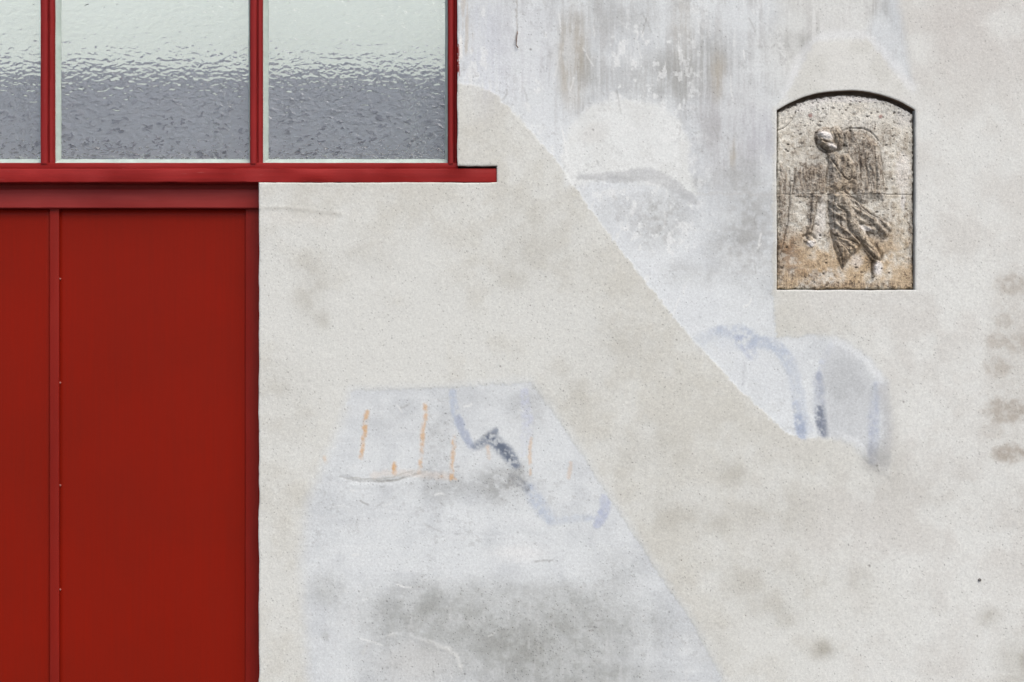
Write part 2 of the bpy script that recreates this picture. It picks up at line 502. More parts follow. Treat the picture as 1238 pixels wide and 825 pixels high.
# vertical brush streaks of the old limewash
st = oldA * sstep(330, 60, y) * sstep(560, 640, x + (mott - .5) * 40)
col = mixc(col, st * sstep(0.47, 0.68, streak * 0.55 + streakw * 0.45) * 0.34 * (.3 + sstep(.3, .65, mott)), lin(180, 179, 178))
col = mixc(col, st * sstep(0.46, 0.30, streak) * 0.28 * sstep(.35, .6, mott), white)
for cx_, cy_, rx_, ry_, a_, c_ in [(693, 72, 17, 48, .75, tan_d), (712, 92, 16, 30, .4, grey_d), (826, 40, 12, 40, .35, tan_d), (848, 80, 40, 42, .45, grey_d), (800, 95, 50, 28, .45, grey_d),
                              (880, 150, 34, 60, .55, lin(183, 182, 184)), (918, 160, 20, 34, .5, lin(190, 190, 196)), (740, 20, 60, 24, .25, grey_d), (886, 186, 4, 16, .6, tan_d), (640, 60, 26, 60, .15, lin(205, 205, 215)),
                              (966, 52, 16, 12, .5, grey_d), (1064, 14, 12, 14, .35, grey_d), (590, 60, 24, 70, .2, lin(200, 203, 218)), (868, 92, 8, 26, .6, tan_d)]:
    col = mixc(col, G.blob(cx_, cy_, rx_, ry_, 0.75) * a_ * (0.45 + 0.9 * sstep(0.35, 0.62, streak * 0.6 + mott * 0.4)), c_)
# greyed, pitted ground left of and below the dome patch
for cx_, cy_, rx_, ry_, a_ in [(800, 262, 26, 26, .7), (790, 285, 22, 18, .5), (912, 280, 30, 62, .65), (880, 300, 22, 20, .45), (820, 330, 18, 14, .45), (855, 335, 16, 12, .4), (875, 215, 20, 12, .45), (655, 205, 4, 3, .0), (752, 250, 20, 16, .35), (900, 250, 16, 50, .4), (842, 222, 10, 8, .5)]:
    col = mixc(col, G.blob(cx_, cy_, rx_, ry_, 0.9) * a_ * (.25 + .55 * sstep(0.34, 0.64, fine * 0.6 + mott * 0.4)), lin(158, 157, 154))
# pale rounded repair and the lune of grey beneath it
dome = K.poly([(684, 226), (678, 190), (690, 152), (714, 128), (752, 119), (795, 126), (822, 146), (833, 175), (833, 205), (842, 238), (790, 222), (740, 216)], 5, False)
col = mixc(col, dome * 0.85, mixc(np.tile(lin(225, 228, 227), (len(x), 1)), sstep(.4, .65, mott), lin(217, 219, 217)))
col = mixc(col, G.blob(718, 160, 18, 12, .6, -.5) * .45, lin(200, 196, 190))
lune = K.stroke([(700, 213), (740, 214), (778, 211), (806, 220), (828, 236), (842, 246)], 8, 2.5, True, 0.75)
col = mixc(col, lune * 0.55, lin(186, 188, 190))
col = mixc(col, K.stroke([(698, 215), (735, 216), (775, 214)], 1.2, 1.0) * 0.45, lin(160, 162, 164))
col = mixc(col, K.stroke([(842, 236), (880, 234), (935, 236)], 1.4, 1.4) * 0.3, lin(190, 188, 184))

poreX = np.zeros(len(x))
# lower patch: grey rising damp, pale scraped arcs
for cx_, cy_, rx_, ry_, a_ in [(500, 745, 66, 34, .85), (610, 760, 80, 44, .75), (680, 780, 80, 50, .9), (620, 800, 90, 36, .5), (720, 735, 66, 24, .55), (395, 712, 20, 16, .6), (560, 720, 50, 20, .4), (770, 760, 40, 20, .4),
                          (745, 690, 30, 22, .35), (480, 800, 50, 30, .35), (393, 770, 4, 6, .5), (740, 820, 60, 14, .6), (650, 716, 50, 10, .3)]:
    col = mixc(col, G.blob(cx_, cy_, rx_, ry_, 0.85) * a_ * (0.36 + 0.40 * sstep(0.30, 0.70, mott * 0.5 + cloud2 * .2 + fine * 0.3)) * oldB, lin(146, 147, 142)); poreX = np.maximum(poreX, G.blob(cx_, cy_, rx_, ry_, 0.85) * a_)
for cx_, cy_, rx_, ry_, a_ in [(612, 588, 28, 20, .85), (535, 590, 26, 16, .45), (528, 530, 20, 30, .35), (640, 500, 20, 22, .35), (630, 575, 10, 16, .5), (600, 480, 60, 12, .15), (555, 580, 60, 16, .3), (470, 505, 30, 20, .15)]:
    col = mixc(col, G.blob(cx_, cy_, rx_, ry_, 0.9) * a_ * (.3 + .6 * sstep(0.36, 0.64, mott * 0.5 + fine * 0.5)), lin(152, 153, 152)); poreX = np.maximum(poreX, G.blob(cx_, cy_, rx_, ry_, 0.85) * a_)
col = mixc(col, oldB * sstep(0.62, 0.8, fbm(x, y, 5, 34, 3, 131)) * sstep(700, 740, y) * 0.25, lin(214, 215, 216))
col = mixc(col, K.stroke([(438, 790), (448, 776), (475, 768), (500, 772), (530, 780), (552, 795), (557, 810)], 2.2, 1.2) * sstep(.35, .55, mott) * 0.45, lin(216, 217, 215))
col = mixc(col, K.stroke([(540, 782), (552, 792), (556, 806)], 2.0, 1.2) * .4, lin(220, 221, 219))
col = mixc(col, G.blob(505, 803, 40, 24, .6) * .4, lin(200, 199, 196))
col = mixc(col, G.blob(628, 668, 30, 10, .8) * .6, white)

# scraped limewash: fine scratches and flakes on the old coats
rs = np.random.RandomState(555)
flake = sstep(.60, .66, fbm(x, y, 9, 13, 4, 561, .7)) * sstep(.45, .62, fbm(x, y, 70, 70, 2, 565))
col = mixc(col, oldA * flake * .65 * sstep(900, 800, x), lin(233, 235, 235))
flk2 = sstep(.63, .68, fbm(x, y, 7, 7, 4, 571, .75)) * sstep(.45, .62, fbm(x, y, 60, 60, 2, 575))
col = mixc(col, (oldA + oldB) * flk2 * .30, lin(166, 167, 166))
for k in range(95):
    if k % 3: px_, py_ = 570 + 360 * rs.rand(), 10 + 380 * rs.rand()
    else: px_, py_ = 390 + 330 * rs.rand(), 480 + 330 * rs.rand()
    an = (math.pi / 2 if k % 3 else 0) + rs.randn() * .35; ln = 5 + 26 * rs.rand() ** 2
    q = [(px_, py_), (px_ + ln * .5 * math.cos(an) + rs.randn(), py_ + ln * .5 * math.sin(an) + rs.randn()), (px_ + ln * math.cos(an), py_ + ln * math.sin(an))]
    col = mixc(col, F.stroke(q, .7 + .5 * rs.rand(), .7) * np.maximum(oldA, oldB) * (.25 + .4 * rs.rand()), lin(238, 239, 238) if rs.rand() < .6 else lin(158, 158, 156))
# smooth tapered repair above the niche
tap = K.poly([(950, 118), (985, 51), (1049, 49), (1100, 112), (1060, 124), (985, 124)], 2.5)
col = mixc(col, tap * .8, mixc(np.tile(lin(219, 219, 215), (len(x), 1)), sstep(.4, .65, mott), lin(212, 212, 207)))
col = mixc(col, K.stroke([(948, 116), (984, 50), (1050, 47), (1102, 106)], 5, 5) * .45 * (1 - tap), lin(229, 231, 233))
col = mixc(col, dome * .35, lin(230, 232, 231))
col = mixc(col, lune * 0.45, lin(186, 188, 190))
# faded graffiti left on the old plaster
blue = lin(186, 195, 209); navy = lin(112, 122, 140); orange = lin(214, 172, 124)
fade = .35 + .65 * sstep(.36, .58, fbm(x, y, 40, 40, 3, 201))
brk = fade * sstep(0.26, 0.62, fine * 0.6 + vfine * .25 + mott * 0.15)
brk2 = sstep(0.28, 0.62, vfine * 0.5 + fine * 0.5)
Gm = Field(x + wxn * 0.6 + (vfine - .5) * 2.5, y + wyn * 0.6 + (fine - .5) * 2.5)
def mark(pts, w, c, a, b=None, soft=1.2, taper=0.2, fld=None):
    global col
    col = mixc(col, (fld or Gm).stroke(pts, w * .92, soft * 1.5, True, taper) * a * (brk if b is None else b), c)
mark([(846, 412), (862, 404), (884, 401), (906, 406), (914, 414)], 9, blue, .85, .2 + .8 * brk, 2.8)
mark([(850, 420), (880, 412), (905, 416)], 9, blue, .35, None, 5)
mark([(893, 408), (902, 416), (908, 428)], 9, lin(172, 181, 202), .6, None, 3)
mark([(912, 414), (932, 416), (948, 430), (958, 450), (965, 480), (970, 525)], 9, blue, .85, .2 + .8 * brk, 2.6)
mark([(962, 490), (970, 528)], 6, lin(160, 171, 194), .65, None, 1.5)
mark([(962, 480), (968, 470), (974, 500), (981, 520)], 4, blue, .3)
mark([(1006, 416), (996, 436), (990, 460)], 5, lin(200, 206, 218), .8, None, 1.5)
mark([(990, 455), (991, 490), (996, 524)], 7.5, lin(158, 165, 182), .85, .3 + .6 * brk, 2.5)
mark([(992, 495), (993, 510), (996, 524)], 7, lin(112, 120, 136), .8, .3 + .7 * brk2, 2)
mark([(1062, 466), (1056, 490), (1055, 520), (1056, 556)], 8, lin(182, 189, 203), .95, .5 + .5 * brk, 2)
mark([(1054, 500), (1053, 530), (1053, 552)], 3, lin(160, 168, 190), .7)
col = mixc(col, K.poly([(994, 424), (1016, 414), (1040, 432), (1054, 470), (1050, 548), (1030, 534), (1000, 526)], 6) * .75, lin(203, 206, 209))
col = mixc(col, G.blob(1024, 470, 27, 44, .7) * .6 * (0.4 + .6 * sstep(.35, .6, mott)), lin(184, 187, 189))
col = mixc(col, K.stroke([(1010, 412), (1040, 430), (1062, 456), (1068, 475)], 4, 3) * .6, lin(228, 231, 233))
col = mixc(col, K.stroke([(1066, 470), (1071, 510), (1070, 560)], 6, 4) * .7, lin(192, 195, 199))
col = mixc(col, G.blob(1058, 556, 14, 14, .9) * .6, lin(152, 152, 152))
col = mixc(col, G.blob(1075, 560, 18, 26, 1) * .45, lin(186, 183, 176))
mark([(1068, 470), (1076, 500), (1076, 540)], 7, lin(196, 195, 192), .5, 1.0, 6)
mark([(900, 440), (899, 465)], 1.6, lin(170, 172, 178), .6)

mark([(547, 474), (550, 500), (560, 522), (572, 542)], 6, blue, .85)
mark([(553, 505), (560, 522), (570, 540)], 5, lin(165, 172, 190), .6)
mark([(574, 542), (588, 532), (601, 521)], 6, navy, .8, .15 + .8 * brk2, 2.2, .4)
mark([(594, 531), (610, 545), (624, 562)], 9, navy, .9, .3 + .7 * brk2, 2.6, .4)
mark([(592, 528), (606, 540), (618, 556)], 4, lin(88, 98, 116), .6, brk2)
mark([(634, 474), (637, 520), (630, 548)], 7, lin(200, 205, 222), .6)
mark([(640, 590), (652, 612), (666, 628)], 9, blue, .85, .2 + .8 * brk, 3)
mark([(664, 632), (690, 628), (718, 626)], 5, blue, .8, .2 + .8 * brk, 2)
mark([(730, 603), (732, 616), (722, 634)], 7, lin(176, 184, 206), .95, .4 + .6 * brk, 1.6, .3)
mark([(620, 575), (630, 585), (638, 592)], 5, lin(140, 143, 148), .7)
for pts, w, a in [([(443, 498), (441, 525), (436, 553)], 3.2, .75), ([(440, 515), (441, 522)], 4.0, .8), ([(515, 488), (511, 530), (507, 572)], 3.0, .7), ([(478, 561), (478, 572)], 3.2, .95), ([(549, 528), (547, 555), (545, 580)], 3.4, .75),
                  ([(642, 530), (641, 552), (641, 574)], 2.6, .45), ([(530, 577), (552, 580)], 2.2, .45), ([(690, 560), (688, 578)], 3, .3), ([(590, 540), (592, 555)], 3, .35), ([(393, 553), (395, 558)], 3, .4)]:
    mark(pts, w * .9, orange, a, .15 + .85 * sstep(.36, .6, fine * .5 + fbm(x, y, 8, 22, 2, 215) * .5), 1.0, 0.1)
col = mixc(col, K.stroke([(452, 575), (480, 572), (540, 576)], 4, 3) * .3, lin(222, 205, 190))
mark([(412, 577), (430, 580), (452, 582), (480, 580), (505, 574), (528, 564)], 1.4, lin(140, 138, 132), .75, .3 + .7 * brk, .8, .6)
mark([(425, 577), (460, 579), (500, 570)], 1.0, lin(170, 168, 160), .6, 1.0, .8)

# beige plaster: damp spots, trowel line, brown marks on the right
for cx_, cy_, rx_, ry_, a_ in [(780, 545, 40, 26, .35), (885, 572, 18, 15, .42), (865, 633, 14, 11, .55), (815, 620, 36, 20, .4), (930, 620, 44, 26, .32), (920, 710, 46, 34, .32), (950, 745, 14, 12, .4), (996, 787, 12, 11, .85), (1032, 700, 26, 14, .25),
                          (1196, 748, 11, 10, .65), (1228, 800, 22, 26, .75), (375, 350, 16, 34, .4), (392, 385, 8, 10, .4), (650, 300, 50, 50, .22), (620, 320, 26, 30, .2), (740, 420, 50, 26, .2), (860, 780, 30, 20, .2), (1120, 600, 90, 30, .2), (420, 310, 60, 20, .15), (700, 470, 40, 30, .25), (350, 480, 30, 40, .25)]:
    col = mixc(col, G.blob(cx_, cy_, rx_, ry_, 0.95) * a_ * (.55 + .5 * sstep(.35, .65, mott)), lin(176, 173, 164))
for cx_, cy_, rx_, ry_, a_ in [(1224, 344, 20, 12, .55), (1212, 388, 11, 9, .45), (1212, 388, 7, 6, -.3), (1205, 412, 14, 9, .5), (1232, 416, 16, 12, .5), (1206, 444, 17, 11, .55), (1216, 497, 28, 15, .75), (1221, 548, 21, 12, .85), (1200, 520, 14, 10, .25), (1222, 440, 30, 120, .28)]:
    col = mixc(col, np.abs(K.blob(cx_, cy_, rx_, ry_, 0.35)) * abs(a_) * (0.5 + .5 * sstep(.3, .6, fine)), lin(174, 166, 156) if a_ > 0 else right_l)
col = mixc(col, F.stroke([(316, 252), (345, 252), (380, 256), (412, 259)], 1.6, 1.6) * .4, lin(176, 174, 168))
col = mixc(col, F.stroke([(320, 262), (360, 266), (400, 268)], 7, 7) * .25, lin(232, 230, 226))
# rust and old paint beside the window frame
col = mixc(col, K.stroke([(563, -20), (564, 60)], 6, 5) * .55 * sstep(.35, .6, streak), lin(190, 180, 165))
col = mixc(col, F.stroke([(557, 4), (557, 75)], 2, 1) * .7 * sstep(.4, .5, fbm(x, y, 6, 30, 2, 171)), lin(238, 236, 232))
col = mixc(col, F.stroke([(553.5, 55), (554, 92)], 1.6, .8) * sstep(.5, .56, fine), lin(140, 50, 45))
# crack running up from the bent nail, pin holes
col = mixc(col, K.stroke([(624, -20), (625, 30), (624, 48)], .9, .8) * .45, lin(140, 130, 118))
for hx, hy, r in [(641.5, 60, 1.6), (717, 157, 1.3), (695.5, 224, 1.2), (1181.5, 769, 1.3), (1051, 684, 1.8), (1092, 486, 1.5), (605, 443, 1.4), (818, 411, 1.4), (468, 727, 1.3), (562, 815, 1.5), (809, 740, 1.2), (524, 812, 1.2), (434, 715, 1.2), (1060, 563, 1.6)]:
    col = mixc(col, F.blob(hx, hy, r * .8, r * .8, .6) * .65, lin(84, 80, 74))
col *= np.array([.985, 1.0, .975])
col *= (0.985 + 0.03 * fine + 0.02 * (vfine - .5))[:, None]

grain = np.clip(1.0 + 1.6 * poreX - 0.55 * oldA * (1 - sstep(.5, .6, mott) * .4) - 0.35 * oldB - 0.2 * rt, 0.15, 2.4)

# grit: single dark sand grains and voids, paler grains between them
rgp = np.random.RandomState(900)
clus = sstep(.36, .62, fbm(x, y, 30, 30, 3, 901))
rp = rgp.rand(len(x)); amp = rgp.rand(len(x))
rp[(x > 1284) | (x < 312) | (y < -49) | (y > 869)] = .4
dark_g = rp < 0.012 * grain * (.25 + 1.2 * clus)
col[dark_g] *= (1 - .18 - .40 * amp[dark_g] ** 2)[:, None]
lite_g = rp > 1 - 0.012
col[lite_g] *= 1.07
blk = (rp > .5) & (rp < .5 + 0.010 * poreX * (0.3 + clus))
col[blk] *= .45
# relief: newer plaster laid a few millimetres over the old; gentle waves of the trowel
hgt = 0.0009 * (1 - oldA) * (1 - F.poly([(930, 360), (930, 40), (1110, 40), (1110, 360)], 30) * .4) + 0.0008 * (1 - oldB * sstep(400, 470, x + (y < 480) * 80))
hgt = hgt + (cloud - 0.5) * 0.005 + (mott - 0.5) * 0.0010 + (fine - .5) * 0.0006 * grain + dome * 0.0004
hgt += F.stroke([(316, 252), (345, 252), (380, 256), (412, 259)], 2.5, 2.5) * 0.0006
hgt -= K.stroke([(412, 577), (430, 580), (452, 582), (480, 580), (505, 574), (528, 564)], 2, 1.5) * 0.0008
hgt += K.stroke([(412, 583), (430, 586), (452, 588), (480, 586), (505, 580)], 3, 3) * 0.0005
hgt += K.stroke([(438, 790), (448, 776), (475, 768), (500, 772), (530, 780), (552, 795), (557, 810)], 2.2, 1.8) * 0.0007
hgt += K.stroke([(1012, 526), (1032, 536), (1062, 565), (1076, 574)], 4, 3) * 0.0012

nr_, nc_ = GX.shape
Yf = -hgt.reshape(nr_, nc_)
idx = np.arange(nr_ * nc_).reshape(nr_, nc_)
pad = np.zeros((nr_ + 1, nc_ + 1), bool); pad[1:-1, 1:-1] = keep
nk = pad[:-1, :-1].astype(int) + pad[:-1, 1:] + pad[1:, :-1] + pad[1:, 1:]
Yf = Yf + ((nk > 0) & (nk < 4)) * 0.0025
V0 = np.stack([wx(PX), Yf, wz(PY)], -1).reshape(-1, 3)
r, c = np.where(keep)
Q = np.stack([idx[r, c], idx[r + 1, c], idx[r + 1, c + 1], idx[r, c + 1]], 1)
# reveals of the openings
A, B, kind = [], [], []
nich = np.zeros((nr_ + 1, nc_ + 1), bool); nich[1:-1, 1:-1] = hole_niche
for (rr, cc) in zip(*np.where(pad[1:-1, 1:] != pad[1:-1, :-1])):       # vertical edges
    a, b = idx[rr, cc], idx[rr + 1, cc]
    if pad[rr + 1, cc]: a, b = b, a
    A.append(a); B.append(b); kind.append(0)
for (rr, cc) in zip(*np.where(pad[1:, 1:-1] != pad[:-1, 1:-1])):       # level edges
    a, b = idx[rr, cc], idx[rr, cc + 1]
    if not pad[rr, cc + 1]: a, b = b, a
    top_niche = nich[rr + 1, cc + 1] and not nich[rr, cc + 1]
    A.append(a); B.append(b); kind.append(1 if top_niche else 0)
A, B, kind = np.array(A), np.array(B), np.array(kind)
n0 = len(V0); ne = len(A)
back = 0.30
VA, VB = V0[A], V0[B]
VA2, VB2 = VA.copy(), VB.copy(); VA2[:, 1] = back; VB2[:, 1] = back
V = np.concatenate([V0, VA, VB, VB2, VA2])
Q2 = np.stack([n0 + np.arange(ne), n0 + ne + np.arange(ne), n0 + 2 * ne + np.arange(ne), n0 + 3 * ne + np.arange(ne)], 1)
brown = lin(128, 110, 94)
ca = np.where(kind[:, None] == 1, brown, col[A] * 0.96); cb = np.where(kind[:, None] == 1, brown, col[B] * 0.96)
colV = np.concatenate([col, ca, cb, cb, ca])
grV = np.concatenate([grain, grain[A], grain[B], grain[B], grain[A]])
# drop unused grid points
FQ = np.concatenate([Q, Q2])
used = np.zeros(len(V), bool); used[FQ.ravel()] = True
remap = np.cumsum(used) - 1
wall = mesh_obj('plastered_wall', V[used], remap[FQ], M_plaster)
add_color(wall.data, 'tint', colV[used]); add_float(wall.data, 'grain', grV[used])
wall['label'] = 'weathered off-white plastered wall with cool grey patches and faded blue graffiti around the red door'
wall['category'] = 'wall'

# back of the niche: dark bedding mortar behind the tablet
mesh_obj('niche_bedding', [(wx(930), 0.036, wz(360)), (wx(1116), 0.036, wz(360)), (wx(1116), 0.036, wz(100)), (wx(930), 0.036, wz(100))], [(0, 1, 2, 3)], M_mortar, wall)

def lathe(name, centre, prof, mat, parent, n=12):
    """solid of revolution about Y (pointing out of the wall); prof = (radius, y)"""
    V, Fc = [], []
    for (rad, yy) in prof:
        for k in range(n):
            t = 2 * math.pi * k / n
            V.append((centre[0] + rad * math.cos(t), yy, centre[1] + rad * math.sin(t)))
    for i in range(len(prof) - 1):
        for k in range(n):
            k2 = (k + 1) % n
            Fc.append((i * n + k, i * n + k2, (i + 1) * n + k2, (i + 1) * n + k))
    Fc.append(tuple(range(n))); Fc.append(tuple((len(prof) - 1) * n + k for k in range(n - 1, -1, -1)))
    return mesh_obj(name, V, Fc, mat, parent)
lathe('screw', (wx(1184), wz(701)), [(0.0055, 0.01), (0.0055, -0.006), (0.0045, -0.0085), (0.0018, -0.009), (0.0016, -0.0075)], M_steel, wall)

def tube(name, pts, rad, mat, parent, n=8):
    V, Fc = [], []
    P = [Vector(p) for p in pts]
    for i, p in enumerate(P):
        d = (P[min(i + 1, len(P) - 1)] - P[max(i - 1, 0)]).normalized()
        s = d.orthogonal().normalized(); q = d.cross(s)
        rr = rad[i] if isinstance(rad, (list, tuple)) else rad
        for k in range(n):
            t = 2 * math.pi * k / n
            V.append(p + (s * math.cos(t) + q * math.sin(t)) * rr)
    for i in range(len(P) - 1):
        for k in range(n):
            k2 = (k + 1) % n
            Fc.append((i * n + k, i * n + k2, (i + 1) * n + k2, (i + 1) * n + k))
    Fc.append(tuple(range(n - 1, -1, -1))); Fc.append(tuple((len(P) - 1) * n + k for k in range(n)))
    return mesh_obj(name, V, Fc, mat, parent)
# bent rusty nail
tube('bent_nail', [(wx(626), 0.004, wz(36)), (wx(625.4), -0.004, wz(41)), (wx(624.4), -0.006, wz(48)), (wx(624), -0.007, wz(55)), (wx(625.2), -0.007, wz(57)), (wx(626.6), -0.006, wz(58.5))],
     [0.0008, 0.0014, 0.0016, 0.0016, 0.0018, 0.0015], M_rust, wall)

# ------------------------------------------------------------------ window
win = thing('window', 'wide red timber window with large panes of obscured hammered glass', 'window', (wx(30), 0.03, wz(221)))
YG = 0.052                                    # glass plane
# sill board: let into the plaster, its end running on past the frame
bar('sill', 'x', wx(-540), wx(601), rect_prof(0.006, 0.105, wz(220.5), wz(203.5), 0.004), M_framex, win, 0.015, 0.0011, 0.10, 0.0012)
# lower rail of the frame above it
bar('bottom_rail', 'x', wx(-488), wx(553.5), rect_prof(0.017, 0.095, wz(203.3), wzd(197, .017), 0.003), M_framex, win, 0.02, 0.0007)
bar('top_rail', 'x', wx(-488), wx(553.5), rect_prof(0.011, 0.095, wz(-176), wz(-192), 0.004), M_framex, win, 0.03, 0.0007)
zt, zb = wz(-176), wz(197.4)
def stile(name, a, b):
    x0, x1 = wxd(a, .0125) if a > -480 else wx(a), wx(b) if b > 550 else wxd(b, .0125)
    w = x1 - x0
    g = 0.0026
    # two rounded beads with a quirk between them
    xm = x0 + 0.60 * w
    prof = [(x0, 0.090), (x0, 0.022), (x0 + 0.003, 0.015), (x0 + 0.007, 0.0125), (xm - 0.006, 0.0125), (xm - g, 0.0150), (xm - g * .4, 0.028), (xm + g * .4, 0.028), (xm + g, 0.023), (xm + 0.005, 0.0205),
            (x1 - 0.006, 0.0215), (x1 - 0.002, 0.025), (x1, 0.032), (x1, 0.090)]
    return bar(name, 'z', zb, zt, prof, M_framez, win, 0.02, 0.0006)
MULL = [(-458 - 0, -441), (-205, -188), (48, 64), (301.5, 316.5)]
for a, b in MULL[1:]: stile('mullion', a, b)
stile('side_stile', 541, 553.4)
stile('side_stile', -489, -472)
panes = [(-472, -205), (-188, 48), (64, 301.5), (316.5, 541)]
rngp = np.random.RandomState(4)
def bead(name, pts_y_z_or_x, axis, a, b): return bar(name, axis, a, b, pts_y_z_or_x, M_putty, pane_o, 0.02, 0.0009, 0.05)
for i, (a, b) in enumerate(panes):
    xa_, xb_ = wxd(a, .0125), wxd(b, .0125)
    x0, x1 = xa_ - 0.004, xb_ + 0.004
    z0, z1 = wz(198.5), wz(-178)
    tilt = (rngp.rand(2) - .5) * 0.002
    Vp = []
    for yy in (YG, YG + 0.005):
        for zz, xx in ((z0, x0), (z0, x1), (z1, x1), (z1, x0)):
            Vp.append((xx, yy + tilt[0] * (xx - x0) + tilt[1] * (zz - z0), zz))
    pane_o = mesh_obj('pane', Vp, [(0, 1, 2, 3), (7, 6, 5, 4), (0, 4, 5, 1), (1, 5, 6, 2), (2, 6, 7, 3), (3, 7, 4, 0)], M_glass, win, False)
    pane_o.data.materials.append(M_glassback); pane_o.data.polygons[1].material_index = 1
    t = 6.0 * S
    bead('putty_bead', [(xa_ - 0.001, YG + 0.001), (xa_ + t, YG + 0.001), (xa_ + t * .92, YG - 0.003), (xa_ - 0.001, YG - 0.012)], 'z', z0, z1)
    bead('putty_bead', [(xb_ + 0.001, YG + 0.001), (xb_ + 0.001, YG - 0.012), (xb_ - t * .5, YG - 0.003), (xb_ - t * .6, YG + 0.001)], 'z', z0, z1)
    zb_ = wzd(197, .017)
    bead('putty_bead', [(YG + 0.0012, zb_ - 0.002), (YG - 0.016, zb_ - 0.002), (YG - 0.004, zb_ + t * .9), (YG + 0.0012, zb_ + t)], 'x', xa_, xb_)

# ------------------------------------------------------------------ door
door = thing('sliding_door', 'large dark red painted timber door of flat panels below the window', 'door', (wx(-108), 0.09, 0))
YD = 0.085
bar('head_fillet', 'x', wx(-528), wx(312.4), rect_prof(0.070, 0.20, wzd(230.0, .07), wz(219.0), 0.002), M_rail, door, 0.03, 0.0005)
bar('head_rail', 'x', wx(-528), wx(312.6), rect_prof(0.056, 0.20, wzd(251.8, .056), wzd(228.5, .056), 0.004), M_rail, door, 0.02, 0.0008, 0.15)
zd1, zd0 = wz(246), 0.012
def sheet(name, a, b, y0):
    nx, nz = 24, 60
    xs = np.linspace(wx(a), wx(b), nx); zs = np.linspace(zd0, zd1, nz)
    X, Z = np.meshgrid(xs, zs)
    Y = y0 + (fbm(X, Z, 0.45, 0.6, 2, 311 + int(a) % 50) - 0.5) * 0.005
    Vs = np.stack([X, Y, Z], -1).reshape(-1, 3); Vb = Vs.copy(); Vb[:, 1] = y0 + 0.03
    ii = np.arange(nx * nz).reshape(nz, nx); n = nx * nz
    fa = np.stack([ii[:-1, :-1], ii[:-1, 1:], ii[1:, 1:], ii[1:, :-1]], -1).reshape(-1, 4)
    fs = []
    ring = list(ii[0, :]) + list(ii[1:, -1]) + list(ii[-1, ::-1][1:]) + list(ii[::-1, 0][1:-1])
    for k in range(len(ring)):
        p, q = ring[k], ring[(k + 1) % len(ring)]
        fs.append((q, p, p + n, q + n))
    return mesh_obj(name, np.concatenate([Vs, Vb]), np.concatenate([fa, np.array(fs)]), M_panel, door)
for a, b in ((-528, -410), (-410, -172), (-172, 66), (66, 308)):
    sheet('panel', 619 + (a - 619) * 1.017 + 1.0, min(311, 619 + (b - 619) * 1.017 - 1.0), YD)
for xm in (-410, -172, 66):
    bar('batten', 'z', zd0, wz(245), rect_prof(wxd(xm - 6.2, YD - .013), wxd(xm + 5.2, YD - .013), YD - 0.013, YD + 0.008, 0.003), M_batten, door, 0.03, 0.0006)
bar('edge_stile', 'z', zd0, wz(245), rect_prof(wxd(296.5, YD - .01), wx(312.4), YD - 0.010, YD + 0.03, 0.003), M_batten, door, 0.03, 0.0006)
bar('edge_stile', 'z', zd0, wz(245), rect_prof(wx(-529), wx(-515), YD - 0.010, YD + 0.03, 0.003), M_batten, door, 0.03, 0.0006)
M_nail = plain_material('worn_nail_head', (0.32, 0.11, 0.09), 0.5, 0.2, 120, 0.2)
for xm in (-410, -172, 66):
    for py in (337.5, 463, 587, 713, 838, 963):
        lathe('nail_head', (wxd(xm + 5.2 + 1.4, YD), wzd(py, YD)), [(0.0042, YD + 0.002), (0.0042, YD - 0.003), (0.0030, YD - 0.0052), (0.0010, YD - 0.006)], M_nail, door, 8)

# ------------------------------------------------------------------ stone relief tablet (u, v: pixels of an enlargement of it, 2.945 per photograph pixel)
def ux(u): return wxd(910 + u / 2.945, YS)
def vz(v): return wzd(90 + v / 2.945, YS)
YS = 0.017                                          # face of the slab behind the wall face
tab = thing('stone_relief', 'weathered arched stone tablet carved with a draped winged figure, set in a wall niche', 'relief', (ux(331), 0.05, vz(770)))

def top_arch(u):                                    # upper edge of the stone, a little below the niche arch
    t = (u - 330) / 246.0
    return 73 + 64 * np.abs(t) ** 2.2 + np.where(u > 470, (u - 470) * 0.06, 0)

